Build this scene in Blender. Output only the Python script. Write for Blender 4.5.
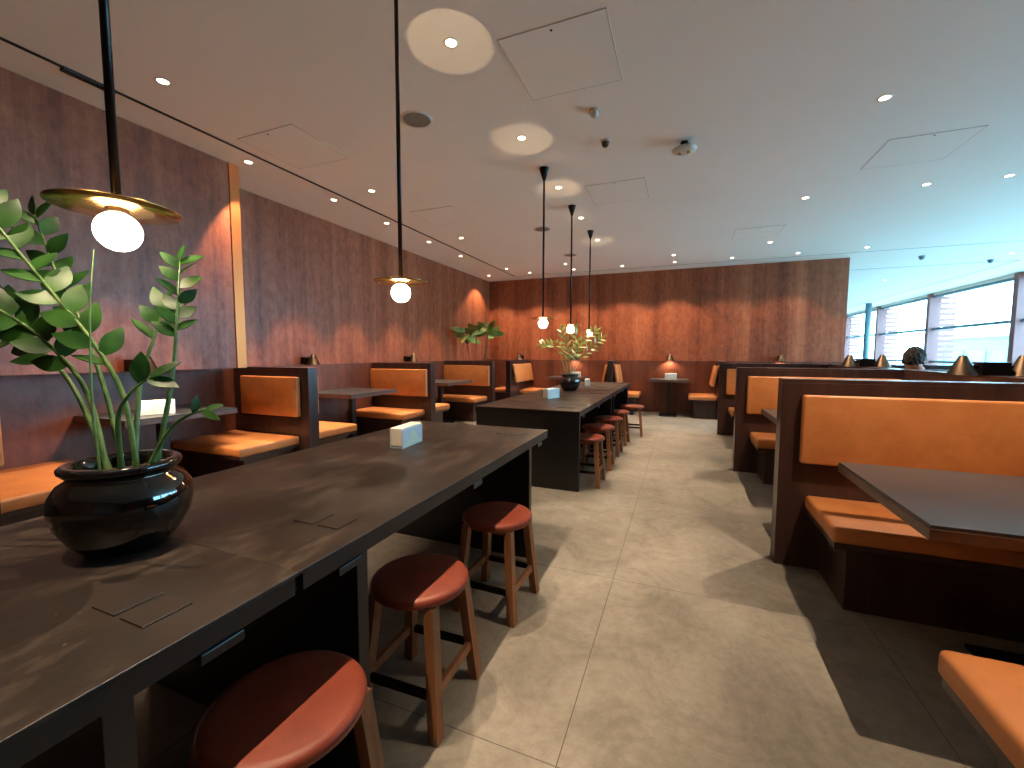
import bpy, bmesh, math, random
from mathutils import Vector, Matrix
random.seed(7)
for o in list(bpy.data.objects): bpy.data.objects.remove(o)
SC = bpy.context.scene; C = SC.collection
R = math.radians; PI = math.pi

# ------------------------------------------------------------ camera
CH = 3.12                                   # ceiling height
cam_d = bpy.data.cameras.new('camera'); cam = bpy.data.objects.new('camera', cam_d); C.objects.link(cam)
cam_d.sensor_width = 36.0; cam_d.sensor_fit = 'HORIZONTAL'; cam_d.lens = 36.0 * 420.98 / 1024; cam_d.clip_start = 0.02
yaw, pitch, roll = 0.38201, -0.072639, 0.00197
F = Vector((-math.sin(yaw) * math.cos(pitch), math.cos(yaw) * math.cos(pitch), math.sin(pitch)))
Rt = Vector((math.cos(yaw), math.sin(yaw), 0)); Up = Rt.cross(F)
r_ = Rt * math.cos(roll) + Up * math.sin(roll); u_ = -Rt * math.sin(roll) + Up * math.cos(roll)
M = Matrix((r_, u_, -F)).transposed().to_4x4(); M.translation = Vector((0, 0, 1.3))
cam.matrix_world = M
SC.camera = cam

# ------------------------------------------------------------ world, exposure
SC.view_settings.view_transform = 'Standard'; SC.view_settings.look = 'None'
SC.view_settings.gamma = 1.0; SC.view_settings.use_curve_mapping = False
SC.view_settings.exposure = 0.36
W = bpy.data.worlds.new('sky'); SC.world = W; W.use_nodes = True
bg = W.node_tree.nodes['Background']
bg.inputs[0].default_value = (0.34, 0.72, 1.0, 1); bg.inputs[1].default_value = 17.5

DL = 92.0          # downlight watts
BULB = 50.0        # globe emission
WARM = (1.0, 0.74, 0.50)

pd = bpy.data.lights.new('window_daylight', 'AREA'); pd.shape = 'RECTANGLE'; pd.size = 2.9; pd.size_y = 23
po = bpy.data.objects.new('window_daylight', pd); C.objects.link(po)
po.location = (7.12, 14.8, 1.6); po.rotation_euler = (0, R(90), 0)
pd.cycles.is_portal = True

# ------------------------------------------------------------ materials
def lin(c): return tuple(((v / 255) / 12.92 if v / 255 <= 0.04045 else ((v / 255 + 0.055) / 1.055) ** 2.4) for v in c) + (1,)
def node(nt, t, **k):
    n = nt.nodes.new(t)
    for a, b in k.items(): setattr(n, a, b)
    return n
def mat(name, c1, c2=None, rough=0.5, metal=0.0, scale=(4, 4, 4), detail=4, spec=0.5, bump=0.0, rvar=0.0, lo=0.35, hi=0.65, coat=0.0):
    m = bpy.data.materials.new(name); m.use_nodes = True; nt = m.node_tree; b = nt.nodes['Principled BSDF']
    b.inputs['Base Color'].default_value = lin(c1); b.inputs['Roughness'].default_value = rough
    b.inputs['Metallic'].default_value = metal; b.inputs['Specular IOR Level'].default_value = spec
    b.inputs['Coat Weight'].default_value = coat
    tc = node(nt, 'ShaderNodeTexCoord'); mp = node(nt, 'ShaderNodeMapping'); mp.inputs['Scale'].default_value = scale
    nt.links.new(tc.outputs['Object'], mp.inputs[0])
    nz = node(nt, 'ShaderNodeTexNoise'); nz.inputs['Scale'].default_value = 1.0; nz.inputs['Detail'].default_value = detail
    nz.inputs['Roughness'].default_value = 0.65
    nt.links.new(mp.outputs[0], nz.inputs['Vector'])
    cr = node(nt, 'ShaderNodeValToRGB'); cr.color_ramp.elements[0].position = lo; cr.color_ramp.elements[1].position = hi
    cr.color_ramp.elements[0].color = lin(c1); cr.color_ramp.elements[1].color = lin(c2 or c1)
    nt.links.new(nz.outputs[0], cr.inputs[0]); nt.links.new(cr.outputs[0], b.inputs['Base Color'])
    if rvar:
        mr = node(nt, 'ShaderNodeMapRange'); mr.inputs['To Min'].default_value = rough - rvar; mr.inputs['To Max'].default_value = rough + rvar
        mr.inputs['From Min'].default_value = 0.3; mr.inputs['From Max'].default_value = 0.7
        nt.links.new(nz.outputs[0], mr.inputs[0]); nt.links.new(mr.outputs[0], b.inputs['Roughness'])
    if bump:
        bp = node(nt, 'ShaderNodeBump'); bp.inputs['Strength'].default_value = bump; bp.inputs['Distance'].default_value = 0.002
        nt.links.new(nz.outputs[0], bp.inputs['Height']); nt.links.new(bp.outputs[0], b.inputs['Normal'])
    return m
def emit(name, col, s):
    m = bpy.data.materials.new(name); m.use_nodes = True; nt = m.node_tree; nt.nodes.remove(nt.nodes['Principled BSDF'])
    e = node(nt, 'ShaderNodeEmission'); e.inputs[0].default_value = col + (1,); e.inputs[1].default_value = s
    nt.links.new(e.outputs[0], nt.nodes['Material Output'].inputs[0]); return m

def veneer(name, a, b_, c_, sc=1.0):
    """reddish wood veneer: broad vertical bands, fine streaks and a blotchy figure"""
    m = bpy.data.materials.new(name); m.use_nodes = True; nt = m.node_tree; b = nt.nodes['Principled BSDF']
    b.inputs['Roughness'].default_value = 0.42; b.inputs['Specular IOR Level'].default_value = 0.4
    tc = node(nt, 'ShaderNodeTexCoord')
    def nz(scale, det, ro=0.6):
        mp = node(nt, 'ShaderNodeMapping'); mp.inputs['Scale'].default_value = scale
        n = node(nt, 'ShaderNodeTexNoise'); n.inputs['Scale'].default_value = 1; n.inputs['Detail'].default_value = det; n.inputs['Roughness'].default_value = ro
        nt.links.new(tc.outputs['Object'], mp.inputs[0]); nt.links.new(mp.outputs[0], n.inputs['Vector']); return n.outputs[0]
    bands = nz((5 * sc, 5 * sc, 0.12), 2); streak = nz((60 * sc, 60 * sc, 1.2), 4); blot = nz((16 * sc, 16 * sc, 9 * sc), 4, 0.7)
    def ma(op, x, y):
        n = node(nt, 'ShaderNodeMath', operation=op)
        for i, v in enumerate((x, y)):
            if isinstance(v, float): n.inputs[i].default_value = v
            else: nt.links.new(v, n.inputs[i])
        return n.outputs[0]
    s = ma('ADD', ma('ADD', ma('MULTIPLY', bands, 0.5), ma('MULTIPLY', streak, 0.14)), ma('MULTIPLY', blot, 0.36))
    cr = node(nt, 'ShaderNodeValToRGB'); e = cr.color_ramp.elements
    e[0].position = 0.36; e[0].color = lin(a); e[1].position = 0.66; e[1].color = lin(c_)
    k = e.new(0.5); k.color = lin(b_)
    nt.links.new(s, cr.inputs[0]); nt.links.new(cr.outputs[0], b.inputs['Base Color'])
    rr = node(nt, 'ShaderNodeMapRange'); rr.inputs['To Min'].default_value = 0.5; rr.inputs['To Max'].default_value = 0.34
    rr.inputs['From Min'].default_value = 0.3; rr.inputs['From Max'].default_value = 0.7
    nt.links.new(blot, rr.inputs[0]); nt.links.new(rr.outputs[0], b.inputs['Roughness'])
    return m

def floor_mat():
    m = bpy.data.materials.new('stone_tile'); m.use_nodes = True; nt = m.node_tree; b = nt.nodes['Principled BSDF']
    tc = node(nt, 'ShaderNodeTexCoord'); sp = node(nt, 'ShaderNodeSeparateXYZ'); nt.links.new(tc.outputs['Object'], sp.inputs[0])
    def joint(sock, off):
        a = node(nt, 'ShaderNodeMath', operation='ADD'); a.inputs[1].default_value = off; nt.links.new(sock, a.inputs[0])
        p = node(nt, 'ShaderNodeMath', operation='PINGPONG'); p.inputs[1].default_value = 0.6; nt.links.new(a.outputs[0], p.inputs[0])
        l = node(nt, 'ShaderNodeMath', operation='LESS_THAN'); l.inputs[1].default_value = 0.0016; nt.links.new(p.outputs[0], l.inputs[0]); return l.outputs[0]
    mx = node(nt, 'ShaderNodeMath', operation='MAXIMUM')
    nt.links.new(joint(sp.outputs[0], 0.33), mx.inputs[0]); nt.links.new(joint(sp.outputs[1], 0.0), mx.inputs[1])
    def nz(s, d, ro, dist=0.0):
        n = node(nt, 'ShaderNodeTexNoise'); n.inputs['Scale'].default_value = s; n.inputs['Detail'].default_value = d; n.inputs['Roughness'].default_value = ro
        n.inputs['Distortion'].default_value = dist; nt.links.new(tc.outputs['Object'], n.inputs['Vector']); return n.outputs[0]
    n1 = nz(2.6, 10, 0.74, 0.9); n2 = nz(22, 6, 0.75)
    cr = node(nt, 'ShaderNodeValToRGB'); cr.color_ramp.elements[0].position = 0.34; cr.color_ramp.elements[1].position = 0.68
    cr.color_ramp.elements[0].color = lin((122, 116, 106)); cr.color_ramp.elements[1].color = lin((154, 148, 137)); nt.links.new(n1, cr.inputs[0])
    cr2 = node(nt, 'ShaderNodeValToRGB'); cr2.color_ramp.elements[0].position = 0.3; cr2.color_ramp.elements[1].position = 0.6
    cr2.color_ramp.elements[0].color = (0.78, 0.78, 0.78, 1); cr2.color_ramp.elements[1].color = (1, 1, 1, 1); nt.links.new(n2, cr2.inputs[0])
    mu = node(nt, 'ShaderNodeMix', data_type='RGBA', blend_type='MULTIPLY'); mu.inputs[0].default_value = 1
    nt.links.new(cr.outputs[0], mu.inputs[6]); nt.links.new(cr2.outputs[0], mu.inputs[7])
    m2 = node(nt, 'ShaderNodeMix', data_type='RGBA'); nt.links.new(mx.outputs[0], m2.inputs[0]); nt.links.new(mu.outputs[2], m2.inputs[6])
    m2.inputs[7].default_value = lin((78, 71, 62)); nt.links.new(m2.outputs[2], b.inputs['Base Color'])
    b.inputs['Roughness'].default_value = 0.55; b.inputs['Specular IOR Level'].default_value = 0.35
    return m

def tabletop_mat():
    m = mat('scuffed_black_top', (26, 21, 19), (46, 38, 33), rough=0.42, scale=(2.4, 2.4, 2.4), detail=8, rvar=0.1, spec=0.35)
    nt = m.node_tree; b = nt.nodes['Principled BSDF']
    base = b.inputs['Base Color'].links[0].from_socket
    tc = node(nt, 'ShaderNodeTexCoord')
    v = node(nt, 'ShaderNodeTexVoronoi'); v.inputs['Scale'].default_value = 16.0; nt.links.new(tc.outputs['Object'], v.inputs['Vector'])
    l = node(nt, 'ShaderNodeMath', operation='LESS_THAN'); l.inputs[1].default_value = 0.045; nt.links.new(v.outputs['Distance'], l.inputs[0])
    n = node(nt, 'ShaderNodeTexNoise'); n.inputs['Scale'].default_value = 7; n.inputs['Detail'].default_value = 9; n.inputs['Roughness'].default_value = 0.8
    mp = node(nt, 'ShaderNodeMapping'); mp.inputs['Scale'].default_value = (1, 0.35, 1); mp.inputs['Rotation'].default_value = (0, 0, 0.5)
    nt.links.new(tc.outputs['Object'], mp.inputs[0]); nt.links.new(mp.outputs[0], n.inputs['Vector'])
    g = node(nt, 'ShaderNodeMapRange'); g.inputs['From Min'].default_value = 0.5; g.inputs['From Max'].default_value = 0.72; g.inputs['To Max'].default_value = 0.55
    nt.links.new(n.outputs[0], g.inputs[0])
    ad = node(nt, 'ShaderNodeMath', operation='MAXIMUM'); nt.links.new(l.outputs[0], ad.inputs[0]); nt.links.new(g.outputs[0], ad.inputs[1])
    mx = node(nt, 'ShaderNodeMix', data_type='RGBA'); nt.links.new(ad.outputs[0], mx.inputs[0]); nt.links.new(base, mx.inputs[6])
    mx.inputs[7].default_value = lin((112, 98, 84)); nt.links.new(mx.outputs[2], b.inputs['Base Color'])
    return m

def glass_mat():
    m = bpy.data.materials.new('window_glass'); m.use_nodes = True; nt = m.node_tree; nt.nodes.remove(nt.nodes['Principled BSDF'])
    t = node(nt, 'ShaderNodeBsdfTransparent'); t.inputs[0].default_value = (0.93, 0.97, 0.98, 1)
    g = node(nt, 'ShaderNodeBsdfGlossy'); g.inputs['Roughness'].default_value = 0.02
    lw = node(nt, 'ShaderNodeLayerWeight'); pw = node(nt, 'ShaderNodeMath', operation='POWER'); pw.inputs[1].default_value = 5.0
    ml = node(nt, 'ShaderNodeMath', operation='MULTIPLY_ADD'); ml.inputs[1].default_value = 0.5; ml.inputs[2].default_value = 0.03
    nt.links.new(lw.outputs['Facing'], pw.inputs[0]); nt.links.new(pw.outputs[0], ml.inputs[0]); mx = node(nt, 'ShaderNodeMixShader')
    nt.links.new(ml.outputs[0], mx.inputs[0]); nt.links.new(t.outputs[0], mx.inputs[1]); nt.links.new(g.outputs[0], mx.inputs[2])
    nt.links.new(mx.outputs[0], nt.nodes['Material Output'].inputs[0]); return m

m_wall = veneer('red_brown_veneer', (106, 50, 30), (142, 76, 48), (172, 102, 70))
m_wains = veneer('dark_veneer', (80, 42, 32), (102, 57, 42), (120, 70, 52))
m_part = mat('walnut_panel', (50, 34, 32), (70, 48, 44), rough=0.30, scale=(14, 14, 1.2), detail=5, spec=0.5)
m_leather = mat('tan_leather', (190, 117, 62), (206, 133, 76), rough=0.48, scale=(6, 6, 6), detail=6, spec=0.55, bump=0.15)
m_seatred = mat('terracotta_leather', (124, 52, 34), (140, 64, 42), rough=0.45, scale=(9, 9, 9), detail=5, spec=0.4)
m_leg = mat('oak_leg', (120, 78, 48), (150, 100, 64), rough=0.5, scale=(40, 40, 3), detail=4)
m_top = tabletop_mat()
m_black = mat('blackened_steel', (13, 13, 15), (20, 20, 23), rough=0.36, scale=(6, 6, 6), spec=0.5, rvar=0.06)
m_btop = mat('booth_table_top', (50, 50, 54), (60, 60, 64), rough=0.33, scale=(3, 3, 3), detail=6)
m_bedge = mat('booth_table_edge', (92, 66, 56), (110, 80, 68), rough=0.35, scale=(20, 20, 20))
m_ceil = mat('ceiling_paint', (236, 229, 219), (238, 231, 222), rough=0.75, scale=(1, 1, 1), spec=0.2)
m_slot = mat('dark_slot', (12, 12, 12), rough=0.6)
m_white = mat('white_plastic', (205, 200, 192), rough=0.4)
m_hatch = mat("hatch_gap", (196, 189, 181), rough=0.8)
m_grille = mat('speaker_grille', (120, 114, 110), (140, 134, 128), rough=0.6, scale=(150, 150, 150))
m_brass = mat('brass', (190, 150, 90), rough=0.22, metal=1.0)
m_dkbrass = mat('aged_brass', (88, 73, 60), rough=0.42, metal=1.0)
m_lit_edge = mat('lit_edge_orange', (196, 112, 60), rough=0.38, metal=.7)  # orange of the downlit wall end, put into the colour
m_rod = mat('dark_rod', (30, 24, 22), rough=0.3, metal=0.6)
m_bulb = emit('globe_glow', (1.0, 0.80, 0.55), BULB)
m_lens = emit('downlight_glow', (1.0, 0.82, 0.58), 9.0)
m_pot = mat('black_glaze', (5, 5, 6), rough=0.06, spec=0.7, coat=0.6)
m_soil = mat('soil', (40, 28, 20), (60, 44, 32), rough=0.9, scale=(60, 60, 60))
m_leaf = mat('zz_leaf', (15, 46, 16), (46, 88, 28), rough=0.4, scale=(9, 9, 9), detail=2, spec=0.35)
m_leaf2 = mat('pale_green_leaf', (84, 112, 44), (140, 156, 80), rough=0.35, scale=(7, 7, 7), detail=2)
m_stem = mat('plant_stem', (58, 92, 44), (96, 122, 66), rough=0.4, scale=(20, 20, 20))
m_bark = mat('bark', (84, 58, 40), (110, 78, 54), rough=0.8, scale=(20, 20, 20))
m_nap = mat('napkin_paper', (226, 220, 204), (236, 231, 216), rough=0.8, scale=(10, 10, 80))
m_napblue = mat('holder_blue', (190, 203, 214), rough=0.35)
m_napgreen = mat('holder_face', (206, 218, 200), rough=0.35)
m_tile = floor_mat()
m_glass = glass_mat()
m_mull = mat('mullion_paint', (132, 82, 78), rough=0.5)
m_frame = mat('window_frame_grey', (96, 128, 140), rough=0.45)
m_ground = mat('apron_concrete', (176, 176, 172), (190, 190, 186), rough=0.9, scale=(0.2, 0.2, 0.2))
m_teal = mat('teal_cladding', (70, 140, 160), (90, 160, 178), rough=0.4, scale=(0.5, 0.5, 4))
m_skin = mat('skin', (196, 142, 118), rough=0.5)
m_hair = mat('dark_hair', (10, 8, 7), (22, 16, 13), rough=0.85, scale=(60, 60, 20))
m_shirt = mat('charcoal_shirt', (44, 46, 54), (54, 56, 64), rough=0.85, scale=(30, 30, 30))
m_trou = mat('dark_trousers', (30, 30, 36), rough=0.85)

# ------------------------------------------------------------ mesh helpers
def obj(name, bm, m, parent=None, smooth=False, loc=None):
    me = bpy.data.meshes.new(name); bm.normal_update(); bm.to_mesh(me); bm.free()
    ms = m if isinstance(m, (list, tuple)) else [m]
    for q in ms: me.materials.append(q)
    if smooth:
        for p in me.polygons: p.use_smooth = True
    o = bpy.data.objects.new(name, me); C.objects.link(o)
    if parent: o.parent = parent
    if loc: o.location = loc
    return o
def empty(name, loc, label, cat, group=None, rz=0):
    o = bpy.data.objects.new(name, None); C.objects.link(o); o.location = loc; o.rotation_euler = (0, 0, rz); o.empty_display_size = 0.1
    o['label'] = label; o['category'] = cat
    if group: o['group'] = group
    return o
def tag(o, label, cat, group=None):
    o['label'] = label; o['category'] = cat
    if group: o['group'] = group
    return o
def struct(name, bm, m, **k):
    o = obj(name, bm, m, **k); o['kind'] = 'structure'; return o
def box(bm, a, b, bev=0.0, seg=2, mi=0):
    lo = [min(p, q) for p, q in zip(a, b)]; hi = [max(p, q) for p, q in zip(a, b)]
    t = bmesh.new(); bmesh.ops.create_cube(t, size=1)
    for v in t.verts: v.co = Vector([(lo[i] + hi[i]) / 2 + v.co[i] * (hi[i] - lo[i]) for i in range(3)])
    if bev: bmesh.ops.bevel(t, geom=t.edges[:], offset=bev, segments=seg, profile=0.5, affect='EDGES')
    for f in t.faces: f.material_index = mi; f.smooth = False
    me = bpy.data.meshes.new('t'); t.to_mesh(me); t.free(); bm.from_mesh(me); bpy.data.meshes.remove(me); return bm
def B(a, b, bev=0.0, seg=2): return box(bmesh.new(), a, b, bev, seg)
def lathe(bm, prof, c=(0, 0, 0), n=32, cap=False):
    rings = []
    for r, z in prof:
        rings.append([bm.verts.new((c[0] + r * math.cos(2 * PI * i / n), c[1] + r * math.sin(2 * PI * i / n), c[2] + z)) for i in range(n)])
    for A, Bq in zip(rings, rings[1:]):
        for i in range(n):
            f = bm.faces.new((A[i], A[(i + 1) % n], Bq[(i + 1) % n], Bq[i])); f.smooth = True
    if cap:
        bm.faces.new(rings[0][::-1]); bm.faces.new(rings[-1])
    return bm
def tube(bm, pts, rad, n=8):
    pts = [Vector(p) for p in pts]; rings = []
    for i, p in enumerate(pts):
        d = (pts[min(i + 1, len(pts) - 1)] - pts[max(i - 1, 0)]).normalized()
        a = d.cross(Vector((0.3, 1, 0.1))).normalized(); b = d.cross(a)
        r = rad[i] if isinstance(rad, (list, tuple)) else rad
        rings.append([bm.verts.new(p + (a * math.cos(2 * PI * k / n) + b * math.sin(2 * PI * k / n)) * r) for k in range(n)])
    for A, Bq in zip(rings, rings[1:]):
        for k in range(n):
            f = bm.faces.new((A[k], A[(k + 1) % n], Bq[(k + 1) % n], Bq[k])); f.smooth = True
    bm.faces.new(rings[0][::-1]); bm.faces.new(rings[-1]); return bm
def prism(bm, top, bot):
    """tapered bar between two quads"""
    a = [bm.verts.new(p) for p in top]; b = [bm.verts.new(p) for p in bot]
    bm.faces.new(a); bm.faces.new(b[::-1])
    for i in range(4): bm.faces.new((a[i], b[i], b[(i + 1) % 4], a[(i + 1) % 4]))
    bmesh.ops.recalc_face_normals(bm, faces=bm.faces[:]); return bm
def spline(P, n=8):
    P = [Vector(p) for p in P]; out = []
    for i in range(len(P) - 1):
        p0 = P[max(i - 1, 0)]; p1 = P[i]; p2 = P[i + 1]; p3 = P[min(i + 2, len(P) - 1)]
        for k in range(n):
            t = k / n
            out.append(0.5 * ((2 * p1) + (p2 - p0) * t + (2 * p0 - 5 * p1 + 4 * p2 - p3) * t * t + (3 * p1 - p0 - 3 * p2 + p3) * t ** 3))
    out.append(P[-1]); return out
def copy_tree(o, loc, label, group=None, rz=None):
    r = o.copy(); C.objects.link(r); r.location = loc; r['label'] = label
    if rz is not None: r.rotation_euler = (0, 0, rz)
    if group: r['group'] = group
    for ch in o.children:
        c = ch.copy(); C.objects.link(c); c.parent = r
        for g in ch.children:
            d = g.copy(); C.objects.link(d); d.parent = c
    return r

# ------------------------------------------------------------ the room shell
BACK = 9.9; LW = -4.6; LWN = -4.09; WX = 7.0; REAR = -3.2; FAR = 26.0; LEDGE = 1.15
struct('floor', B((LW - .3, REAR - .3, -0.12), (WX + .3, FAR + .2, 0)), m_tile)
struct('ceiling', B((LW - .3, REAR - .3, CH), (WX + .3, FAR + .2, CH + 0.15)), m_ceil)
bm = bmesh.new(); box(bm, (LW - .3, REAR, LEDGE), (LWN, 2.95, CH)); box(bm, (LW - .3, 2.95, LEDGE), (LW, BACK, CH))
wl = struct('wall_left', bm, m_wall)
bm = box(bmesh.new(), (LW - .3, REAR, 0), (LW + .06, BACK, LEDGE), 0.004)
struct('trim_1', bm, m_wains)                      # wainscot on the left wall
bm = bmesh.new(); box(bm, (LWN, 2.86, LEDGE + .001), (LWN + 0.012, 2.955, CH - .001))
struct('trim_2', bm, m_lit_edge)  # strip on the wall end, coloured as if lit from above
struct('wall_back', B((LW, BACK, LEDGE), (2.9, BACK + .2, CH)), m_wall)
struct('trim_3', B((LW + .06, BACK - .06, 0), (2.9, BACK + .2, LEDGE), 0.004), m_wains)
struct('wall_rear', B((LW - .3, REAR - .3, 0), (WX + .3, REAR, CH)), m_wall)
struct('wall_far', B((2.9, FAR, 0), (WX + .3, FAR + .2, CH)), m_ceil)
struct('wall_annex', B((2.7, BACK + .2, 0), (2.9, FAR, CH)), m_wains)

# window wall: one window per bay
mull = [5.8, 9.4, 13.0, 16.6, 20.2, 23.8]
edges = [3.4] + mull + [FAR]
struct('wall_right', B((WX - .1, REAR, 0), (WX + .3, 3.4, CH)), m_wall)
for i in range(len(edges) - 1):
    y0, y1 = edges[i] + .04, edges[i + 1] - .04
    w = struct('window_%d' % (i + 1), B((WX - .03, y0, 0.0), (WX + .06, y1, 0.1)), m_frame)
    bm = bmesh.new()
    for z, h in ((1.08, .03), (2.05, .035), (3.03, .045)): box(bm, (WX - .04, y0, z - h), (WX + .05, y1, z + h))
    obj('window_frame', bm, m_frame, w)
    obj('window_pane', B((WX + .07, y0, 0.1), (WX + .078, y1, 3.05)), m_glass, w)
bm = bmesh.new(); box(bm, (WX - .06, 3.4, 3.05), (WX + .3, FAR, CH))
struct('trim_4', bm, m_ceil)
for i, y in enumerate(mull):
    t = struct('trim_%d' % (10 + i), B((WX - .14, y - .08, 0), (WX + .1, y + .08, 3.1)), m_mull)
    bm = bmesh.new(); box(bm, (WX + .12, y - .03, 0), (WX + .16, y + .03, 3.05))
    for k in range(18): box(bm, (WX + .16, y - .03, 0.2 + k * .16), (WX + .5, y + .03, 0.3 + k * .16))
    obj('sun_louvre', bm, m_mull, t)
# ground and buildings outside
g = struct('ground', B((WX + 1.5, -60, -5.2), (140, 160, -5)), m_ground)
b1 = empty('terminal_building', (60, 96, -5), 'teal clad building seen low through the farthest windows', 'building')
bm = bmesh.new(); box(bm, (-12, -20, 0), (12, 20, 9.2)); obj('wall', bm, m_teal, b1)
bm = bmesh.new(); box(bm, (-12.6, -20.6, 9.2), (12.6, 20.6, 9.9)); obj('roof', bm, m_ground, b1)
for k in range(6):
    obj('window', B((-12.1, -18 + k * 6.2, 3), (-11.95, -13.5 + k * 6.2, 7)), m_frame, b1)
col = empty('support_column', (6.2, 19.0, 0), 'slim grey blue round column standing near the far windows', 'column')
obj('shaft', lathe(bmesh.new(), [(.09, 0.12), (.09, CH)], n=24, cap=True), m_frame, col)
obj('base_ring', lathe(bmesh.new(), [(.12, 0), (.12, .12)], n=24, cap=True), m_black, col)

# ------------------------------------------------------------ ceiling fittings
bm = bmesh.new(); box(bm, (-3.735, REAR, CH - .004), (-3.705, 9.44, CH + .001)); box(bm, (-3.75, 1.55, CH - .02), (-3.70, 1.82, CH))
s = obj('ceiling_slot', bm, m_slot); tag(s, 'long black linear slot in ceiling running along the left wall', 'ceiling slot')
s = obj('ceiling_slot', B((-3.70, 9.44, CH - .003), (6.9, 9.452, CH + .001)), m_frame); tag(s, 'thin grey shadow gap in ceiling parallel to the back wall', 'ceiling slot')
s = obj('ceiling_slot', B((2.92, 11.36, CH - .003), (6.0, 11.378, CH + .001)), m_frame); tag(s, 'short dark ceiling groove beyond the end of the back wall', 'ceiling slot')
s = obj('ceiling_slot', B((6.0, 11.36, CH - .003), (6.018, 25.5, CH + .001)), m_frame); tag(s, 'dark ceiling groove running alongside the windows', 'ceiling slot')

ORD = ['nearest', 'second nearest', 'third nearest', 'fourth nearest', 'fifth nearest', 'sixth nearest', 'seventh nearest', 'farthest']
def downlight(x, y, label, group, on=1.0, size=66, tilt=None):
    t = empty('downlight', (x, y, CH), label, 'ceiling light', group)
    obj('trim_ring', lathe(bmesh.new(), [(.033, -.002), (.044, -.004), (.046, 0.0)], n=24), m_white, t)
    obj('lens', lathe(bmesh.new(), [(.0005, -.001), (.033, -.0012)], n=24), m_lens, t)
    l = bpy.data.lights.new('downlight_beam', 'SPOT'); l.energy = DL * on; l.color = WARM; l.spot_size = R(size); l.spot_blend = 0.35; l.shadow_soft_size = 0.01
    lo = bpy.data.objects.new('downlight_beam', l); C.objects.link(lo); lo.parent = t; lo.location = (0, 0, -0.012)
    return t
for i, y in enumerate((2.93, 4.0, 4.97, 6.04, 7.11)):
    downlight(-3.9, y, ORD[i] + ' small round downlight in the row closest to the left wall', 'downlights along the left wall', 2.0, 58)
for i, y in enumerate((1.88, 3.94, 6.02)):
    downlight(-3.29, y, ORD[i] + ' small round downlight just right of the long black ceiling slot', 'downlights beside the slot', 2.0, 62)
for i, y in enumerate((-1.1, 0.03, 1.15, 2.29, 3.47, 4.62, 5.74, 6.93)):
    downlight(-1.31, y, ORD[i] + ' small round downlight in the row above the black communal tables', 'downlights above the communal tables', 1.8, 60)
for i, x in enumerate((-4.26, -3.24, -2.23, -1.2, -.18, .84, 1.9)):
    downlight(x, 9.13, ['leftmost', 'second from left', 'third from left', 'fourth from left', 'fifth from left', 'second from right', 'rightmost'][i] + ' small round downlight in the row against the back wall', 'downlights along the back wall', 1.0 if x < .5 else .45, 104)
for i, (x, y) in enumerate(((-3.56, 8.53), (-2.25, 8.51), (-.19, 8.49), (1.29, 8.1))):
    downlight(x, y, ['leftmost', 'second from left', 'third from left', 'rightmost'][i] + ' small round downlight one row out from the back wall', 'second row of downlights near the back wall', .9)
for i, (x, y) in enumerate(((1.29, 1.85), (1.29, 3.9), (1.29, 5.98), (2.39, 5.99), (3.05, 6.01), (2.89, 9.08))):
    downlight(x, y, ['round downlight almost above the camera over the nearest right booth', 'large looking round downlight just before the blue side hatch', 'small round downlight behind the blue side hatch, closest to the aisle', 'small round downlight behind the blue side hatch, middle of three', 'small round downlight near the right frame edge behind the hatch', 'small round downlight above the right end of the back wall'][i], 'downlights above the right booths', 2.3 if x < 2 else .3, 78)
for i, (x, y) in enumerate(((5.48, 10.55), (4.6, 13.2), (4.6, 16.0))):
    downlight(x, y, ORD[i] + ' small round downlight in the ceiling near the windows', 'downlights near the windows', .6)

def speaker(x, y, lab):
    t = empty('ceiling_speaker', (x, y, CH), lab, 'speaker')
    obj('rim', lathe(bmesh.new(), [(.105, -.006), (.122, -.006), (.125, 0)], n=36), m_white, t)
    obj('grille', lathe(bmesh.new(), [(.0005, -.005), (.105, -.005)], n=36), m_grille, t)
speaker(-1.97, 2.9, 'round grey ceiling speaker left of the nearest long pendant rods, largest of three')
speaker(-1.95, 6.03, 'round grey ceiling speaker crossed by the third pendant rod, middle of three')
speaker(-1.97, 7.78, 'round grey ceiling speaker farthest away near the back wall')
t = empty('emergency_light', (-.03, 4.05, CH), 'white disc emergency fitting hanging on a dark stem, biggest ceiling device', 'emergency light')
obj('stem', lathe(bmesh.new(), [(.03, -.06), (.03, 0)], n=16, cap=True), m_slot, t)
obj('body', lathe(bmesh.new(), [(.0005, -.085), (.075, -.085), (.1, -.07), (.1, -.06), (.0005, -.055)], n=32), m_white, t)
for a in (0.6, 2.4): obj('lens', lathe(bmesh.new(), [(.0005, -.095), (.016, -.092), (.018, -.084)], c=(.045 * math.cos(a), .045 * math.sin(a) - .02, 0), n=14), m_brass, t)
for y, lab in ((3.29, 'small white ceiling sensor, nearer one of the pair by the square hatch'), (3.78, 'small white smoke sensor with dark centre, farther one of the pair by the square hatch')):
    t = empty('smoke_detector', (-.66, y, CH), lab, 'smoke detector')
    obj('base', lathe(bmesh.new(), [(.04, -.012), (.042, 0)], n=24, cap=True), m_white, t)
    obj('head', lathe(bmesh.new(), [(.0005, -.05), (.02, -.05), (.03, -.035), (.032, -.012)], n=24), m_white if y < 3.5 else m_dkbrass, t)
for x, y in ((4.09, 10.24), (5.47, 11.1)):
    t = empty('sprinkler', (x, y, CH), 'tiny dark sprinkler head on the blue lit ceiling by the windows, ' + ('left' if x < 5 else 'right') + ' one of two', 'sprinkler')
    obj('head', lathe(bmesh.new(), [(.0005, -.07), (.03, -.06), (.05, 0)], n=16), m_frame, t)
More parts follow.
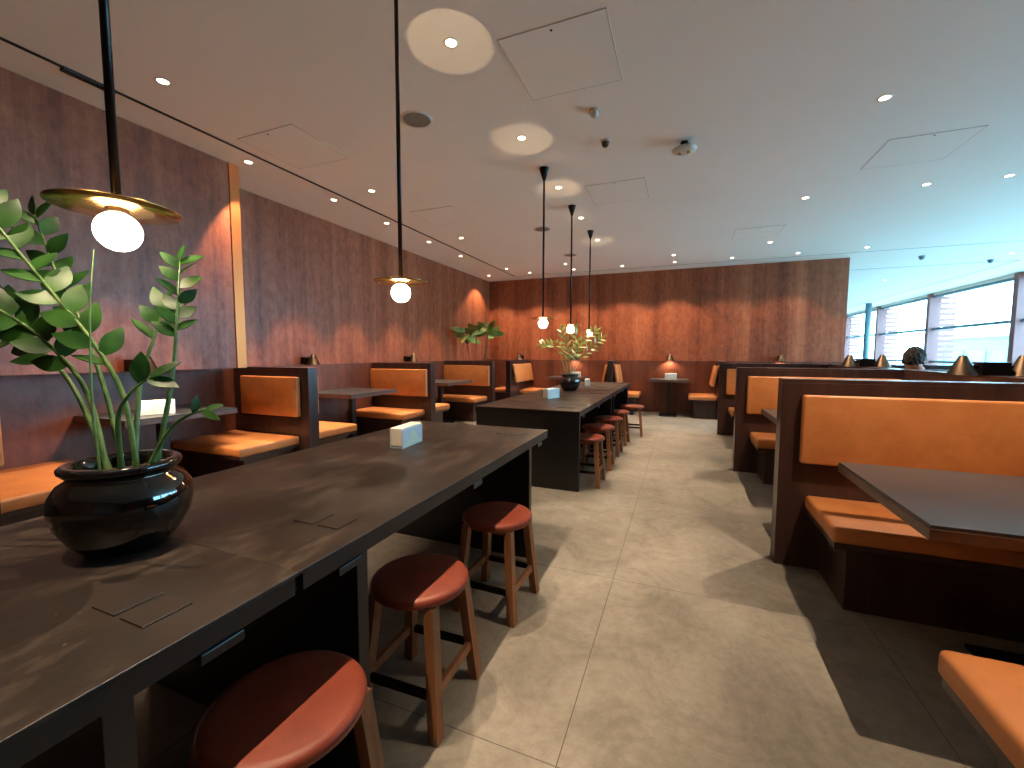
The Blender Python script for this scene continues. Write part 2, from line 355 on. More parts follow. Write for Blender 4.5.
def hatch(x, y, lab, s=.63):
    t = empty('access_hatch', (x, y, CH), lab, 'ceiling hatch')
    bm = bmesh.new(); h = s / 2
    for a, b in (((-h, -h), (h, -h + .006)), ((-h, h - .006), (h, h)), ((-h, -h), (-h + .006, h)), ((h - .006, -h), (h, h))):
        box(bm, (a[0], a[1], -.0035), (b[0], b[1], 0.0))
    obj('frame', bm, m_frame if 0 else m_hatch, t)
    obj('panel', B((-h + .0055, -h + .0055, -.003), (h - .0055, h - .0055, 0)), m_ceil, t)
    obj('lock', lathe(bmesh.new(), [(.0005, -.006), (.007, -.006), (.007, -.002)], c=(0, -h + .04, 0), n=12), m_slot, t)
hatch(-.735, 2.685, 'square access hatch in ceiling, nearest, above the aisle edge of the tables')
hatch(1.9, 4.965, 'square access hatch in the blue grey ceiling above the right booths')
hatch(-.72, 5.0, 'faint square access hatch between the aisle and the middle pendants')
hatch(-3.25, 2.9, 'faint square access hatch beside the black slot, nearest on the left')
hatch(-3.0, 5.0, 'faint square access hatch beside the black slot, farther on the left')
hatch(1.0, 7.4, 'faint square access hatch near the back wall above the aisle end')

# ------------------------------------------------------------ pendants
def pendant(x, y, label, up=()):
    t = empty('pendant_lamp', (x, y, 1.60), label, 'pendant lamp', 'globe pendants over the communal tables')
    H = CH - 1.60
    obj('canopy', lathe(bmesh.new(), [(.012, H - .12), (.05, H - .005), (.05, H)], n=28, cap=True), m_rod, t)
    obj('rod', lathe(bmesh.new(), [(.010, .054), (.010, H - .11)], n=14, cap=True), m_rod, t)
    obj('disc', lathe(bmesh.new(), [(.012, .052), (.07, .053), (.128, .054), (.128, .057), (.07, .057), (.012, .057)], n=56), m_brass, t)
    obj('socket', lathe(bmesh.new(), [(.020, .032), (.020, .043), (.024, .045), (.024, .054)], n=20, cap=True), m_dkbrass, t)
    bm = bmesh.new(); bmesh.ops.create_uvsphere(bm, u_segments=24, v_segments=16, radius=.047)
    obj('globe', bm, m_bulb, t, smooth=True)
    for dy, e in up:                       # added spots, standing in for downlights mirrored up by the disc
        l = bpy.data.lights.new('added_bounce_spot', 'SPOT'); l.energy = e; l.color = (1.0, .74, .45); l.shadow_soft_size = .008
        l.spot_size = R(19); l.spot_blend = 0.06
        lo = bpy.data.objects.new('added_bounce_spot', l); C.objects.link(lo); lo.parent = t
        s = 1 if dy > 0 else -1; lo.location = (0.03, s * .06, .075)
        d = Vector((-.04, dy - s * .06, H - .075)); lo.rotation_euler = d.to_track_quat('-Z', 'Y').to_euler()
UPE = 22.0  # strength of the added spots on the discs
pendant(-1.31, .63, 'nearest globe pendant with a brass disc, above the leafy plant')
pendant(-1.31, 1.77, 'globe pendant on a long dark rod above the near table napkin holder', ((.52, UPE),))
pendant(-1.31, 4.10, 'globe pendant above the far table, leftmost of the three far ones', ((-.58, UPE), (.55, UPE)))
pendant(-1.31, 5.24, 'globe pendant above the far table plant, middle of the three far ones', ((.45, UPE * .4),))
pendant(-1.31, 6.38, 'globe pendant above the far table, rightmost and farthest of all', ((.62, UPE),))

# ------------------------------------------------------------ communal tables (each is half of a long pair)
def communal(y0, label, pa=.004, pb=1.75):
    """y0: near end; flush panel at the near end, set-in panel at the far end"""
    t = empty('communal_table', (-1.40, y0, 0), label, 'communal table')
    w = .54; L = 2.0899
    obj('tabletop', B((-w, 0, .752), (w, L, .762), 0.0015), m_top, t)
    bm = bmesh.new()
    box(bm, (w - .02, 0.012, .708), (w - .002, L - .012, .752)); box(bm, (-w + .002, 0.004, .708), (-w + .02, L - .004, .752))
    box(bm, (-w + .02, 0.004, .708), (w - .02, .02, .752)); box(bm, (-w + .02, L - .02, .708), (w - .02, L - .004, .752))
    obj('apron', bm, m_black, t)
    obj('side_panel', B((-w + .01, pa, 0), (w - .003, pa + .045, 0.7075 if pa < .01 else .74), 0.002), m_black, t)
    obj('side_panel', B((-w + .01, pb - .045, 0), (w - .003, pb, .74), 0.002), m_black, t)
    for sx in (1, -1):
        for dy in (.17, .98, 1.9):
            obj('bag_hook', B((sx * (w - .022), dy - .045, .684), (sx * (w + .004), dy + .045, .7075), 0.003), m_black, t)
    for dx, dy in ((.30, .27), (.40, .27)):
        bm = bmesh.new(); box(bm, (dx - .04, dy - .045, .762), (dx + .04, dy + .045, .7655), 0.001)
        obj('socket_cover', bm, m_top, t)
    for dx, dy in ((.30, 1.86), (.40, 1.86)):
        obj('socket_cover', B((dx - .04, dy - .045, .762), (dx + .04, dy + .045, .7655), 0.001), m_top, t)
    return t
communal(-1.355, 'black topped communal table closest to the camera, cut by the left frame edge')
communal(.735, 'black topped communal table carrying the napkin holder, far half of the near pair', .20)
communal(3.82, 'black communal table with solid end panel, near half of the far pair', .004, 1.95)
communal(5.91, 'black communal table nearest the back wall, far half of the far pair', .05)

# ------------------------------------------------------------ stools
def make_stool(label):
    t = empty('stool', (0, 0, 0), label, 'stool')
    bm = lathe(bmesh.new(), [(.0005, .474), (.155, .475), (.172, .472), (.180, .464), (.180, .447), (.173, .440), (.0005, .439)], n=48)
    obj('seat', bm, m_seatred, t, smooth=True)
    bm = bmesh.new(); box(bm, (-.11, -.11, .41), (.11, -.085, .439)); box(bm, (-.11, .085, .41), (.11, .11, .439)); box(bm, (-.11, -.085, .41), (-.085, .085, .439)); box(bm, (.085, -.085, .41), (.11, .085, .439))
    obj('seat_frame', bm, m_leg, t)
    for sx in (1, -1):
        for sy in (1, -1):
            def quad(cx, cy, z, h=.018, k=.022): return [(cx - h, cy - k, z), (cx + h, cy - k, z), (cx + h, cy + k, z), (cx - h, cy + k, z)]
            obj('leg', prism(bmesh.new(), quad(sx * .115, sy * .115, .438), quad(sx * .152, sy * .155, 0)), m_leg, t)
    for sy in (1, -1):
        obj('stretcher', B((-.12, sy * .143 - .009, .13), (.12, sy * .143 + .009, .155)), m_rod, t)
    for sx in (1, -1):
        obj('stretcher', B((sx * .139 - .009, -.125, .13), (sx * .139 + .009, .125, .165)), m_leg, t)
    return t
st0 = make_stool('round stool at the bottom edge, closest to the camera'); st0.location = (-.85, .68, 0)
stools = [(-.885, 1.285, 'round stool with terracotta seat, middle one of three at the near table', 0.03),
          (-.865, 1.955, 'round stool with terracotta seat, farthest of three at the near table', -.03),
          (-.865, 4.17, 'terracotta stool nearest the end panel of the far table', 0),
          (-.865, 4.83, 'second terracotta stool from the near end of the far table', 0.05),
          (-.86, 5.52, 'third terracotta stool from the near end of the far table', 0),
          (-.85, 6.2, 'fourth terracotta stool from the near end of the far table', -.04),
          (-.71, 6.93, 'terracotta stool pulled out farthest, at the far end of the far table', 0.08)]
for x, y, lab, rz in stools: copy_tree(st0, (x, y, 0), lab, rz=rz)
copy_tree(st0, (-1.94, 1.35, 0), 'stool on the booth side of the near table, legs seen beneath it', rz=0)
copy_tree(st0, (-1.94, 5.0, 0), 'stool on the booth side of the far table, mostly hidden', rz=0)

# ------------------------------------------------------------ booths
def partition(x0, x1, y0, y1, label):
    t = empty('booth_partition', ((x0 + x1) / 2, (y0 + y1) / 2, 0), label, 'booth partition')
    w = (x1 - x0) / 2; d = (y1 - y0) / 2
    obj('panel', B((-w, -d, 0), (w, d, LEDGE - .022), .002), m_part, t)
    obj('cap', B((-w, -d, LEDGE - .022), (w, d, LEDGE), .002), m_part, t)
    return t
def bench(x0, x1, yb, s, label, depth, bx0, bx1, ax='x', tilt=0.0):
    """bench against a partition face at yb, facing s (-1: towards the camera). Local frame: face plane at y=0"""
    t = empty('booth_bench', (0, 0, 0), label, 'booth bench')
    if ax == 'x': P = lambda u, v, z: (u, yb + s * v, z)
    else: P = lambda u, v, z: (yb + s * v, u, z)
    ctr = P((x0 + x1) / 2, depth / 2, 0); t.location = (ctr[0], ctr[1], 0)
    def Bx(a, b, bev, seg=4):
        a = P(*a); b = P(*b); return B([a[i] - (ctr[i] if i < 2 else 0) for i in range(3)], [b[i] - (ctr[i] if i < 2 else 0) for i in range(3)], bev, seg)
    obj('seat_cushion', Bx((x0, .004, .375), (x1, depth, .458), .022), m_leather, t, smooth=True)
    obj('seat_board', Bx((x0 + .012, .004, .345), (x1 - .012, depth - .012, .375), .002, 1), m_part, t)
    obj('plinth', Bx((x0 + .09, .004, 0), (x1 - .09, depth - .1, .345), .002, 1), m_part, t)
    bc = Bx((bx0, .004, .655), (bx1, .06, 1.06), .014)
    if tilt:
        for v in bc.verts: v.co.x += s * tilt * (1.06 - v.co.z) / .405
    obj('back_cushion', bc, m_leather, t, smooth=True)
    return t
def booth_table(cx, cy, sx, sy, label, z=.75):
    t = empty('booth_table', (cx, cy, 0), label, 'booth table')
    obj('tabletop', B((-sx / 2 + .002, -sy / 2 + .002, z - .012), (sx / 2 - .002, sy / 2 - .002, z), .001), m_btop, t)
    obj('edge_band', B((-sx / 2, -sy / 2, z - .05), (sx / 2, sy / 2, z - .0125), .001), m_bedge, t)
    obj('pedestal', B((-.035, -.035, .02), (.035, .035, z - .05), .004), m_black, t)
    obj('foot', B((-.17, -.25, 0), (.17, .25, .02), .006), m_black, t)
    return t
# right booths: partitions every 2.22 m
LX0, LX1 = .57, 2.0
pr = [(.74, .86), (2.96, 3.08), (5.18, 5.30), (7.47, 7.59)]
plab = ['dark wood booth partition behind the nearest right bench', 'tall dark wood partition end nearest on the right, holding a wide tan back pad',
        'dark wood partition second on the right along the aisle', 'dark wood partition farthest on the right beside the back booth']
for (a, b), l in zip(pr, plab): partition(LX0, LX1, a, b, l)
bench(.71, 1.98, 2.96, -1, 'tan bench facing the camera in the nearest right booth', .52, .67, 1.97)
bench(.71, 1.98, 5.18, -1, 'tan bench facing the camera in the second right booth', .5, .67, 1.97)
bench(.71, 1.98, 7.47, -1, 'tan bench facing the camera in the third right booth', .5, .67, 1.97)
bench(.71, 1.98, .86, 1, 'tan bench in the bottom right corner, facing away', .68, .67, 1.97)
bench(.71, 1.98, 3.08, 1, 'tan bench behind the nearest right partition, facing away', .62, .67, 1.97)
bench(.71, 1.98, 5.30, 1, 'tan bench behind the second right partition, facing away', .62, .67, 1.97)
booth_table(.76 + .6125, 2.16, 1.225, .86, 'dark booth table nearest on the right, its corner jutting over a tan bench')
booth_table(.76 + .6125, 4.42, 1.225, .86, 'dark booth table in the second right booth')
booth_table(.76 + .6125, 6.68, 1.225, .80, 'dark booth table in the third right booth')
# spine wall between the two rows of right booths
t = empty('booth_partition', (2.06, 4.25, 0), 'long low dark spine between the two right rows of booths', 'booth partition')
obj('panel', B((-.06, -3.5, 0), (.06, 3.34, LEDGE - .022), .002), m_part, t)
obj('cap', B((-.06, -3.5, LEDGE - .022), (.06, 3.34, LEDGE), .002), m_part, t)
for (a, b), l in zip(pr[1:], ['window side booth partition nearest the camera', 'window side booth partition behind the seated man', 'window side booth partition in front of the seated man']):
    partition(2.12, 3.55, a, b, l)
for yb, s, l in ((5.30, 1, 'tan bench the seated man sits on'), (7.47, -1, 'tan bench across from the seated man'), (3.08, 1, 'tan bench on the window side in the nearer booth'), (5.18, -1, 'tan bench on the window side backing the seated man')):
    bench(2.14, 3.41, yb, s, l, .62 if s > 0 else .5, 2.15, 3.45)
booth_table(2.76, 6.70, 1.225, .8, 'dark booth table in front of the seated man')
booth_table(2.76, 4.42, 1.225, .86, 'dark window side booth table nearer the camera')

# left booths
lp = [(.93, 1.05), (3.13, 3.25), (5.35, 5.47), (7.55, 7.67)]
lx0 = LW + .062; lx1 = -3.45
llab = ['dark partition hidden behind the big leafy plant', 'dark partition nearest on the left with a small square back pad and pale edge',
        'dark partition second on the left with a pale front edge', 'dark partition third on the left, in front of the leafy tree']
for i, ((a, b), l) in enumerate(zip(lp, llab)): partition(lx0, lx1, a, b, l)
bench(lx0 + .01, -3.58, 3.13, -1, 'small tan bench facing the camera, nearest on the left', .64, -4.36, -3.55)
bench(lx0 + .01, -3.55, 5.35, -1, 'tan bench facing the camera, second on the left', .56, lx0 + .01, -3.5)
bench(lx0 + .01, -3.55, 7.55, -1, 'tan bench facing the camera, third on the left', .56, lx0 + .01, -3.5)
bench(lx0 + .01, -3.58, 1.05, 1, 'tan bench at the left frame edge behind the plant pot', .70, -4.36, -3.55)
bench(lx0 + .01, -3.58, 3.25, 1, 'tan bench facing away behind the nearest left partition', .70, lx0 + .01, -3.5)
bench(lx0 + .01, -3.58, 5.47, 1, 'tan bench facing away behind the second left partition', .66, lx0 + .01, -3.5)
booth_table((lx0 - 3.84) / 2, 2.24, abs(lx0 + 3.84), .86, 'dark booth table with pale edge behind the big plant, holding napkins', .79)
booth_table((lx0 - 3.72) / 2, 4.46, abs(lx0 + 3.72), .9, 'dark booth table in the second left booth', .79)
booth_table((lx0 - 3.68) / 2, 6.68, abs(lx0 + 3.68), .9, 'dark booth table in the third left booth', .79)

# back booths: partitions run towards the camera
bw = BACK - .062
for x, l in ((-3.55, 'dark partition end by the back wall, farthest left'), (-1.40, 'dark partition end by the back wall behind the far stool row'), (.74, 'dark partition by the back wall beside the right booths')):
    partition(x - .055, x + .055, 8.6 if x < -3 else 9.05, bw, l)
for xb, s, l in ((-3.495, 1, 'tan bench by the back wall in the booth behind the far plant, left side'), (-1.455, -1, 'tan bench by the back wall in the booth behind the far plant, right side'),
                 (-1.345, 1, 'tan bench by the back wall left of the small lamp lit table'), (.685, -1, 'tan bench by the back wall right of the small lamp lit table'),
                 (-3.605, -1, 'tan bench in the far left corner by the back wall')):
    bench(9.12, bw - .01, xb, s, l, .53 if abs(xb) < 3.4 else .62, 8.68 if xb == -3.495 else 9.1, bw - .01, ax='y', tilt=.07)
booth_table(-.23, 9.49, .76, .68, 'small lamp lit booth table against the back wall at the aisle end', .765)
booth_table(-2.45, 9.49, .80, .68, 'small booth table against the back wall behind the far plant', .765)
booth_table(1.7, 9.45, .7, .68, 'booth table against the back wall behind the right booths')

# ------------------------------------------------------------ cone lamps standing on the ledges
def cone_lamp(x, y, ang, label, two=False, watts=4.0):
    """box fixed on the ledge, brass cone in front of it (local +x)"""
    t = empty('cone_lamp', (x, y, LEDGE), label, 'ledge lamp', rz=ang)
    L = .075 if two else .05
    obj('housing', B((-L, -.055, .0), (L, .055, .095), .003), m_rod, t)
    for s in ((1, -1) if two else (1,)):
        cx = s * (L + .085)
        obj('cone_shade', lathe(bmesh.new(), [(.085, .0), (.081, .006), (.022, .138), (.018, .142), (.0005, .144)], c=(cx, 0, 0), n=36), m_dkbrass, t)
        obj('arm', B((s * L * .8, -.012, .045), (s * (L + .05), .012, .07)), m_rod, t)
        l = bpy.data.lights.new('cone_light', 'SPOT'); l.energy = watts; l.color = (1, .66, .42); l.spot_size = R(140); l.spot_blend = .5; l.shadow_soft_size = .025
        lo = bpy.data.objects.new('cone_light', l); C.objects.link(lo); lo.parent = t; lo.location = (cx, 0, .02)
    return t
cone_lamp(LWN + .052, 2.0, 0, 'brass cone lamp on the left wall ledge seen through the near plant', watts=28)
cone_lamp(LW + .03, 4.12, 0, 'brass cone lamp on the left ledge showing above the nearest partition edge')
cone_lamp(LW + .03, 6.32, 0, 'brass cone lamp on the left ledge showing above the second partition')
cone_lamp(-.23, BACK - .02, -PI / 2, 'small cone lamp on the back ledge glowing over the aisle end table', watts=16)
cone_lamp(-2.35, BACK - .02, -PI / 2, 'small cone lamp on the back ledge glowing behind the far plant', watts=16)
cone_lamp(-3.72, BACK - .02, -PI / 2, 'small pale cone lamp on the back ledge left of the far plant', watts=5)
cone_lamp(1.84, BACK - .02, -PI / 2, 'small cone lamp on the back ledge above the right booths', watts=8)
cone_lamp(2.06, 4.07, 0, 'double brass cone lamp on the right booth spine nearest the camera', True, 5)
cone_lamp(2.06, 6.3, 0, 'double cone lamp on the right booth spine beside the seated man', True, 5)

# ------------------------------------------------------------ napkin holders
def make_napkins(label):
    t = empty('napkin_holder', (0, 0, 0), label, 'napkin holder')
    obj('napkins', B((-.036, -.118, .012), (.036, .118, .118), .006), m_nap, t)
    bm = bmesh.new()
    box(bm, (-.04, -.115, 0), (.04, .115, .012), .002)
    for s in (1, -1): box(bm, (s * .037, -.115, 0), (s * .041, .115, .108), .001)
    obj('holder', bm, m_napblue, t)
    bm = bmesh.new()
    for s in (1, -1):
        v = [bm.verts.new(p) for p in ((s * .0418, -.095, .006), (s * .0418, .095, .006), (s * .0418, .0, .098), (s * .0435, -.095, .006), (s * .0435, .095, .006), (s * .0435, 0, .098))]
        bm.faces.new(v[:3]); bm.faces.new(v[3:][::-1])
        for i in range(3): bm.faces.new((v[i], v[(i + 1) % 3], v[3 + (i + 1) % 3], v[3 + i]))
    bmesh.ops.recalc_face_normals(bm, faces=bm.faces[:])
    obj('face_plate', bm, m_napgreen, t)
    return t
n0 = make_napkins('blue and white napkin holder on the near communal table'); n0.location = (-1.49, 2.045, .762); n0.rotation_euler.z = R(6)
copy_tree(n0, (-1.45, 4.88, .762), 'napkin holder on the far communal table in front of the plant pot', rz=R(-20))
copy_tree(n0, (-1.45, 6.98, .762), 'napkin holder on the far communal table behind the plant pot', rz=R(10))
copy_tree(n0, (-4.02, 2.12, .79), 'napkin holder on the booth table seen through the near plant', rz=R(-30))
copy_tree(n0, (-.2, 9.52, .765), 'napkin holder under the glowing lamp at the aisle end', rz=R(92))
copy_tree(n0, (-2.25, 9.5, .765), 'napkin holder under the glowing lamp behind the far plant', rz=R(90))

# ------------------------------------------------------------ plants
def leaf(bm, base, d, up, L, w, fold=.10, n=7):
    d = d.normalized(); side = d.cross(up)
    if side.length < 1e-3: side = d.cross(Vector((1, 0, 0)))
    side.normalize(); nrm = side.cross(d).normalized()
    th = .0012
    def ring(off):
        rows = []
        for i in range(n + 1):
            t = i / n; c = base + d * (L * t) - nrm * (.18 * L * t * t) + nrm * off
            ww = w * (math.sin(PI * min(1, t * .97 + .02)) ** .9) * (1 - .3 * t) * 1.12
            rows.append([bm.verts.new(c - side * ww + nrm * ww * fold), bm.verts.new(c), bm.verts.new(c + side * ww + nrm * ww * fold)])
        return rows
    a = ring(th); b = ring(-th)
    for i in range(n):
        for k in range(2):
            f = bm.faces.new((a[i][k], a[i][k + 1], a[i + 1][k + 1], a[i + 1][k])); f.smooth = True
            f = bm.faces.new((b[i][k], b[i + 1][k], b[i + 1][k + 1], b[i][k + 1])); f.smooth = True
        for f in (bm.faces.new((a[i][0], a[i + 1][0], b[i + 1][0], b[i][0])), bm.faces.new((a[i][2], b[i][2], b[i + 1][2], a[i + 1][2]))):
            for e in f.edges: e.smooth = False
def zz_stem(parent, org, pts, start, count, L, w, r0=.0075, m=m_leaf, face=(.8, -.55, .15)):
    face = Vector(face)
    P = [Vector(p) - Vector(org) for p in spline(pts)]
    n = len(P) - 1
    s = obj('stem', tube(bmesh.new(), P, [r0 * (1 - .7 * i / n) for i in range(n + 1)]), m_stem, parent)
    if not count: return s
    bm = bmesh.new()
    for k in range(count):
        t = start + (1 - start) * (k + .5) / count; i = min(int(t * n), n - 1); fr = t * n - i
        p = P[i].lerp(P[i + 1], fr); d = (P[i + 1] - P[i]).normalized()
        side = d.cross(face + Vector((random.uniform(-.35, .35), random.uniform(-.35, .35), random.uniform(-.2, .3)))).normalized()
        sg = 1 if k % 2 else -1
        dr = side * sg + d * random.uniform(.6, 1.3) + Vector((0, 0, .15))
        g = 1 - .35 * abs(t - .6)
        leaf(bm, p, dr, face + Vector((random.uniform(-.7, .7), random.uniform(-.7, .7), random.uniform(-.1, .9))), L * g * random.uniform(.85, 1.15), w * g)
    leaf(bm, P[-1], (P[-1] - P[-2]), Vector((0, -1, .4)), L * .8, w * .7)
    obj('foliage', bm, m, s)
    return s
def pot(t):
    obj('pot', lathe(bmesh.new(), [(r * .94, z) for r, z in [(.0005, 0), (.082, 0), (.095, .006), (.128, .042), (.153, .088), (.162, .13), (.158, .165), (.142, .192), (.122, .205), (.119, .212), (.128, .219), (.137, .228), (.138, .237), (.130, .244), (.118, .245), (.108, .236), (.104, .21), (.104, .18)]], n=64), m_pot, t, smooth=True)
    obj('soil', lathe(bmesh.new(), [(.0005, .2), (.06, .203), (.103, .197)], n=32), m_soil, t)
o1 = (-1.42, .66, .762)
p1 = empty('potted_plant', o1, 'big glossy leaved plant in a round black pot on the near table', 'potted plant'); pot(p1)
near = [
 ([(-1.46, .646, .94), (-1.525, .64, 1.183), (-1.585, .594, 1.32), (-1.638, .526, 1.409), (-1.695, .464, 1.467)], .36, 14, .090, .026),
 ([(-1.48, .664, .94), (-1.625, .654, 1.192), (-1.779, .635, 1.322), (-1.921, .605, 1.391), (-2.035, .565, 1.457)], .38, 13, .088, .025),
 ([(-1.40, .683, .94), (-1.429, .677, 1.169), (-1.485, .645, 1.321), (-1.561, .594, 1.465), (-1.631, .544, 1.602), (-1.687, .508, 1.711)], .30, 18, .090, .027),
 ([(-1.48, .688, .94), (-1.574, .705, 1.16), (-1.684, .701, 1.398), (-1.786, .694, 1.552), (-1.848, .682, 1.719)], .42, 14, .086, .025),
 ([(-1.35, .69, .94), (-1.332, .742, 1.223), (-1.335, .765, 1.393), (-1.343, .786, 1.56)], .55, 12, .066, .019),
 ([(-1.43, .688, .94), (-1.463, .732, 1.206), (-1.45, .77, 1.352), (-1.425, .787, 1.441)], .6, 6, .075, .022),
 ([(-1.438, .619, .94), (-1.449, .616, 1.174), (-1.461, .63, 1.413), (-1.456, .644, 1.572)], .98, 0, .05, .01),
 ([(-1.38, .639, .94), (-1.346, .621, 1.126), (-1.300, .631, 1.20), (-1.27, .657, 1.235)], .75, 2, .095, .024),
 ([(-1.35, .66, .94), (-1.275, .689, 1.08), (-1.22, .708, 1.13), (-1.171, .728, 1.15)], .7, 2, .06, .012)]
for i, (pts, s, c, L, w) in enumerate(near): zz_stem(p1, o1, pts, s, c, L, w, r0=.004 if i == 6 else .0075)
o2 = (-1.49, 5.95, .762)
p2 = empty('potted_plant', o2, 'yellow green plant in a round black pot on the far table', 'potted plant'); pot(p2)
far = [
 ([(-1.53, 5.94, .94), (-1.632, 5.923, 1.278), (-1.744, 5.889, 1.422), (-1.878, 5.835, 1.43)], .55, 8, .12, .022),
 ([(-1.51, 5.946, .94), (-1.484, 5.868, 1.207), (-1.517, 5.818, 1.419), (-1.576, 5.811, 1.63)], .3, 12, .12, .022),
 ([(-1.489, 5.956, .94), (-1.475, 6.04, 1.234), (-1.38, 6.12, 1.45), (-1.17, 6.14, 1.62)], .3, 15, .13, .022),
 ([(-1.476, 5.962, .94), (-1.429, 5.999, 1.206), (-1.372, 5.93, 1.421), (-1.407, 5.824, 1.628)], .3, 12, .12, .022),
 ([(-1.462, 5.967, .94), (-1.384, 6.125, 1.205), (-1.206, 6.103, 1.394), (-1.058, 6.064, 1.521)], .3, 13, .12, .022),
 ([(-1.502, 5.951, .94), (-1.574, 6.046, 1.175), (-1.66, 6.133, 1.352), (-1.746, 6.216, 1.473)], .5, 5, .1, .02)]
for pts, s, c, L, w in far: zz_stem(p2, o2, pts, s, c, L, w, m=m_leaf2, face=(.25, -.9, .3))
# tree behind the third left partition
o3 = (-4.02, 7.98, 0)
p3 = empty('potted_tree', o3, 'broad leaved indoor tree standing behind the third left partition', 'potted tree')
obj('pot', lathe(bmesh.new(), [(.0005, 0), (.15, 0), (.2, .35), (.21, .38), (.19, .38), (.18, .33), (.0005, .33)], n=32), m_pot, p3, smooth=True)
for k, (dx, dy, zt) in enumerate(((-.2, -.06, 1.74), (.0, 0, 1.80), (.25, .05, 1.72))):
    P = spline([(dx * .1, dy * .1, .3), (dx * .4, dy * .4, .9), (dx * .8, dy, 1.35), (dx, dy, zt)])
    tr = obj('trunk', tube(bmesh.new(), P, [.013 - .006 * i / (len(P) - 1) for i in range(len(P))]), m_bark, p3)
    bm = bmesh.new()
    for j in range(8):
        a = j * 2.4 + k; z = zt + random.uniform(-.14, .12)
        d = Vector((math.cos(a), math.sin(a) * .6, random.uniform(-.2, .9)))
        leaf(bm, Vector((dx, dy, z)), d, Vector((random.uniform(-.1, .7), -1, random.uniform(0, .8))), random.uniform(.26, .38), random.uniform(.055, .08))
    for v in bm.verts: v.co.x = max(v.co.x, LW + .04 - o3[0])
    obj('foliage', bm, m_leaf2, tr)

# ------------------------------------------------------------ seated man on the window side
def skin_obj(name, verts, eds, rads, m, parent, sub=2):
    me = bpy.data.meshes.new(name); me.from_pydata([Vector(v) for v in verts], eds, []); me.materials.append(m)
    o = bpy.data.objects.new(name, me); C.objects.link(o); o.parent = parent
    sk = o.modifiers.new('skin', 'SKIN'); sk.use_smooth_shade = True
    for i, r in enumerate(rads):
        v = me.skin_vertices[0].data[i]; v.radius = r if isinstance(r, tuple) else (r, r); v.use_root = (i == 0)
    ss = o.modifiers.new('sub', 'SUBSURF'); ss.levels = sub; ss.render_levels = sub
    return o
pm = empty('person', (2.42, 5.72, 0.01), 'dark haired man seated with his back turned, head bowed, by the windows', 'person')
V = [(0, 0, .56), (0, .02, .75), (0, .08, .95), (-.01, .14, 1.05), (-.03, .21, 1.16),
     (.17, .12, .98), (.24, .24, .80), (.16, .46, .80), (-.17, .12, .98), (-.24, .24, .80), (-.12, .46, .80),
     (.10, .03, .54), (.12, .45, .52), (.12, .47, .1), (.12, .6, .05), (-.10, .03, .54), (-.12, .45, .52), (-.12, .47, .1), (-.12, .6, .05)]
E = [(0, 1), (1, 2), (2, 3), (3, 4), (2, 5), (5, 6), (6, 7), (2, 8), (8, 9), (9, 10), (0, 11), (11, 12), (12, 13), (13, 14), (0, 15), (15, 16), (16, 17), (17, 18)]
Rr = [(.15, .12), (.15, .11), (.15, .10), .06, .05, .065, .045, .032, .065, .045, .032, .09, .065, .05, .04, .09, .065, .05, .04]
# five fingers and a thumb on each hand
for hx, h in ((.16, 7), (-.12, 10)):
    pi_ = len(V); V.append((hx, .54, .805)); E.append((h, pi_)); Rr.append((.036, .016))
    for k, ln in enumerate((.05, .06, .056, .045)):
        a = len(V); V += [(hx - .03 + .02 * k, .585, .80), (hx - .033 + .022 * k, .585 + ln, .785)]; E += [(pi_, a), (a, a + 1)]; Rr += [.0095, .008]
    a = len(V); s = -1 if hx > 0 else 1; V += [(hx + s * .045, .54, .80), (hx + s * .055, .58, .79)]; E += [(pi_, a), (a, a + 1)]; Rr += [.011, .009]
skin_obj('body', V, E, Rr, m_skin, pm)
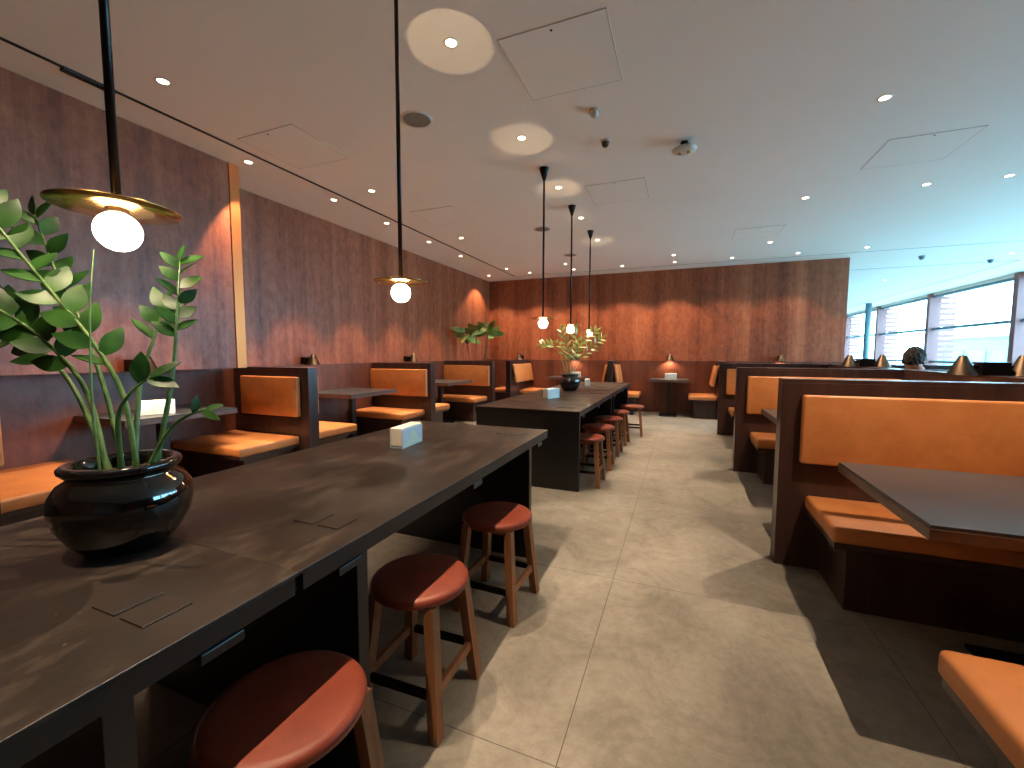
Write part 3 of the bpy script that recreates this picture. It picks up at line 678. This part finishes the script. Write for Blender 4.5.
# head as a shaped ellipsoid with nose and ears, tilted forward
hd = bmesh.new(); bmesh.ops.create_uvsphere(hd, u_segments=28, v_segments=20, radius=1)
for v in hd.verts:
    x, y, z = v.co
    v.co = Vector((x * .078, y * .098 * (1 if y < 0 else .95), z * .118))
    if y > .2 and z < 0: v.co.x *= 1 - .28 * (-z)
    if abs(x) < .25 and y > .85 and -.35 < z < .15: v.co.y += .018
for s in (1, -1):
    e = bmesh.new(); bmesh.ops.create_uvsphere(e, u_segments=10, v_segments=8, radius=1)
    for v in e.verts: v.co = Vector((s * .08 + v.co.x * .01, v.co.y * .018 - .005, v.co.z * .03 - .005))
    me = bpy.data.meshes.new('t'); e.to_mesh(me); e.free(); hd.from_mesh(me); bpy.data.meshes.remove(me)
ho = obj('head', hd, m_skin, pm, smooth=True, loc=(-.04, .25, 1.225)); ho.rotation_euler = (R(-24), 0, R(-35)); ho.scale = (1.08, 1.08, 1.08)
hr = bmesh.new(); bmesh.ops.create_uvsphere(hr, u_segments=40, v_segments=28, radius=1)
kill = []
for v in hr.verts:
    x, y, z = v.co
    n = 1 + .04 * math.sin(14 * x + 9 * z) * math.cos(11 * y) + (.16 * max(0, y) * max(0, z) * 2) + .05 * max(0, z)
    hair = (z > .35 - .0 * y) if y > .35 else (z > -.35 + y * .6)
    v.co = Vector((x * .088 * n, y * .11 * n, z * .130 * n + .004))
    if not hair: kill.append(v)
bmesh.ops.delete(hr, geom=kill, context='VERTS')
for v in hr.verts:
    k = random.uniform(-.004, .007)
    v.co *= 1 + k / .1
ha = obj('hair', hr, m_hair, ho)
so = ha.modifiers.new('thick', 'SOLIDIFY'); so.thickness = .012; so.offset = -1
SV = V[:10]; 
skin_obj('shirt', [(0, 0, .54), (0, .02, .75), (0, .075, .95), (0, .125, 1.02), (.17, .12, .98), (.24, .24, .80), (.19, .38, .80), (-.17, .12, .98), (-.24, .24, .80), (-.16, .38, .80)],
         [(0, 1), (1, 2), (2, 3), (2, 4), (4, 5), (5, 6), (2, 7), (7, 8), (8, 9)], [(.175, .14), (.17, .13), (.17, .12), .075, .085, .06, .045, .085, .06, .045], m_shirt, pm)
skin_obj('trousers', [(0, 0, .56), (.10, .03, .54), (.12, .45, .52), (.12, .47, .14), (-.10, .03, .54), (-.12, .45, .52), (-.12, .47, .14)],
         [(0, 1), (1, 2), (2, 3), (0, 4), (4, 5), (5, 6)], [(.17, .13), .105, .08, .062, .105, .08, .062], m_trou, pm)
for s in (.12, -.12): obj('shoe', B((s - .045, .44, 0), (s + .045, .70, .08), .03, 4), m_slot, pm, smooth=True)
